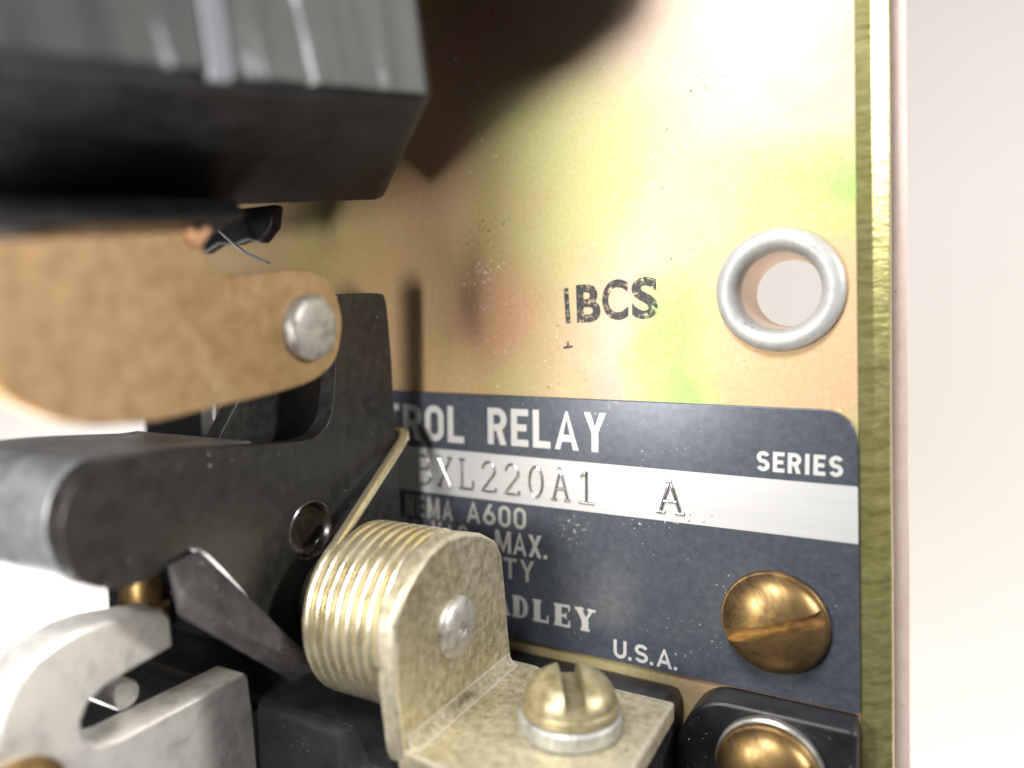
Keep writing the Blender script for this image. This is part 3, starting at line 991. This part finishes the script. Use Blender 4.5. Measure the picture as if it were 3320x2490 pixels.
# ================================================================== coil at upper left
coil = thing('magnet_coil', (-45, 15, 24), 'black tape-wrapped magnet coil jutting out above the tan link, out of focus', 'coil')
A, C = (-22.3, 20.2, 20.8), (-36.9, 17.7, 7.0)
AB = (-10.7, -3.8, 29.1)
B2 = tuple(a + b for a, b in zip(A, AB))
D2 = (-46.0, 12.4, 41.5)
A3 = (-23.4, 40.5, 23.2)
B4 = tuple(a + b for a, b in zip(A3, AB))
Cb = (-42, 37, 5)
Db = tuple(a + b for a, b in zip(Cb, AB))
body = hull([A, B2, C, D2, A3, B4, Cb, Db])
link('casing', to_mesh(body), M_COIL, coil, bevel=1.0, segs=4)
bm = hull([(-15, 37.5, 10), (-22, 35, 13), (-15.5, 49, 26), (-15, 66, 8), (-15.5, 66, 30), (-60, 66, 8), (-60, 41, 11), (-60, 66, 30), (-50, 41, 26)])  # unseen block added above the view to cut off the top lamp
link('lamp_blocker', to_mesh(bm), M_COIL, coil, bevel=0.9, segs=3)
# dark strip added to stand in for the shade in the gap behind the link
GAP = [(-45.0, 17.5), (-45.4, 15.6), (-46.0, 15.1), (-46.9, 14.35), (-48.5, 14.7), (-50, 14.4), (-52.2, 14.6), (-54.1, 13.9), (-64, 13.9), (-64, 17.5)]
link('gap_shade', to_mesh(extrude(GAP, 'z', 10.8, 12)), M_COIL, coil, bevel=0.25)
link('lead_wire', to_mesh(tube([(-47.6, 15.4, 16.0), (-47.3, 14.9, 15.8), (-46.9, 14.1, 15.0), (-46.5, 13.3, 14.0), (-46.3, 12.6, 11.5)], 0.13, 10)), M_HANDLE, coil, True, 60)
# tape over the upper outer face, a few overlapping turns
a, b, c, d = Vector(A), Vector(B2), Vector(B4), Vector(A3)
nrm = (b - a).cross(d - a).normalized()
if nrm.z < 0:
    nrm = -nrm
def Q(s, t):
    return a.lerp(b, s).lerp(d.lerp(c, s), t)
def wrap(s0, s1, t0, t1, lift, nm, mat):
    bm = bmesh.new()
    nu, nv = 18, 3
    top, bot = [], []
    for j in range(nv + 1):
        top.append([bm.verts.new(Q(s0 + (s1 - s0) * i / nu, t0 + (t1 - t0) * j / nv) + nrm * (lift + 0.06 * math.sin(i * 1.9) * (1 if 0 < i < nu else 0))) for i in range(nu + 1)])
        bot.append([bm.verts.new(Q(s0 + (s1 - s0) * i / nu, t0 + (t1 - t0) * j / nv) - nrm * 0.2) for i in range(nu + 1)])
    for L in (top, bot):
        for j in range(nv):
            for i in range(nu):
                bm.faces.new((L[j][i], L[j][i + 1], L[j + 1][i + 1], L[j + 1][i]))
    for j in range(nv):
        for i in (0, nu):
            bm.faces.new((top[j][i], top[j + 1][i], bot[j + 1][i], bot[j][i]))
    for i in range(nu):
        for j in (0, nv):
            bm.faces.new((top[j][i], top[j][i + 1], bot[j][i + 1], bot[j][i]))
    link(nm, to_mesh(bm), mat, coil, True, 50)
wrap(0.03, 0.395, 0.015, 0.95, 0.45, 'tape', M_TAPE)
M_TAPE_HIGHLIGHT = Mat('tape_highlight').set((0.20, 0.21, 0.235), 0.4).m  # bright highlight on the tape step, painted as a pale raised strip
wrap(0.397, 0.428, 0.005, 0.95, 0.62, 'tape_edge_highlight', M_TAPE_HIGHLIGHT)
wrap(0.428, 0.98, 0.025, 0.95, 0.32, 'tape', M_TAPE)
# lower frame bar
bm = hull([(-31.0, 10.8, 44), (-31.0, 13.25, 27.5), (-32, 11.9, 44), (-33, 14.6, 26.5), (-46, 11.8, 40), (-46, 13.6, 19), (-46, 12.6, 40), (-44, 15.4, 19)])
link('frame_bar', to_mesh(bm), M_COIL, coil, bevel=0.25)

# ================================================================== slotted bracket lower left
sb = thing('slotted_bracket', (-42, -35, 27), 'grey plated bracket with an open U-shaped slot in the lower left corner', 'bracket')
SL = [(-20.4, 19.1), (-24.46, 18.73), (-28.38, 18.53), (-34, 18.46), (-34, 35.79), (-22, 37.85), (-18.91, 37.65), (-16.45, 37.2), (-14.97, 36.72), (-13.63, 36.03), (-12.56, 34.95), (-12.06, 33.59), (-11.79, 32.17), (-11.85, 30.38), (-12.28, 28.15), (-12.59, 26.36), (-13.24, 25.67), (-15.52, 25.56), (-15.8, 28.33), (-16.13, 30.61), (-16.76, 31.77), (-17.73, 32.27), (-18.86, 32.12), (-19.68, 31.27), (-19.97, 29.81), (-19.98, 24.96), (-20.0, 19.6)]
link('panel', to_mesh(extrude(SL, 'x', -45.2, -42.0)), M_PALE, sb, bevel=0.6, segs=3)
link('pin', to_mesh(lathe([(0, -6), (1.05, -6), (1.05, 2.4), (0.9, 2.6), (0, 2.6)], (-47.5, -18.9, 27.4), (1, 0, 0), None, 40)), M_STEEL, sb, True, 40)
t = thing('terminal_screw', (-42, -20.6, 36.4), 'brass screw cut off by the lower left corner, on the slotted bracket', 'screw')
screw_head((-41.98, -20.9, 36.4), (1, 0, 0), 2.9, 0.6, 1.6, (0, 1, 0.25), 0.8, 0.8, M_BRASS, t)
t = thing('terminal_stud', (-61, -20.8, 15.2), 'small brass stud behind the slotted bracket, below the lever end', 'stud')
link('nut', to_mesh(lathe([(0, 0), (2.5, 0), (2.6, 0.2), (2.6, 1.3), (2.3, 1.5), (1.9, 1.55), (0, 1.55)], (-61, -20.8, 15.2), (0, 1, 0), None, 32)), M_BRASS, t, True, 40)
link('shank', to_mesh(lathe([(0, 1.5), (1.9, 1.5), (1.9, 3.8), (1.5, 4.3), (0, 4.4)], (-61, -20.8, 15.2), (0, 1, 0), None, 32)), M_BRASS, t, True, 40)
for o in bpy.data.objects:
    if '_base' in o:
        del o['_base']
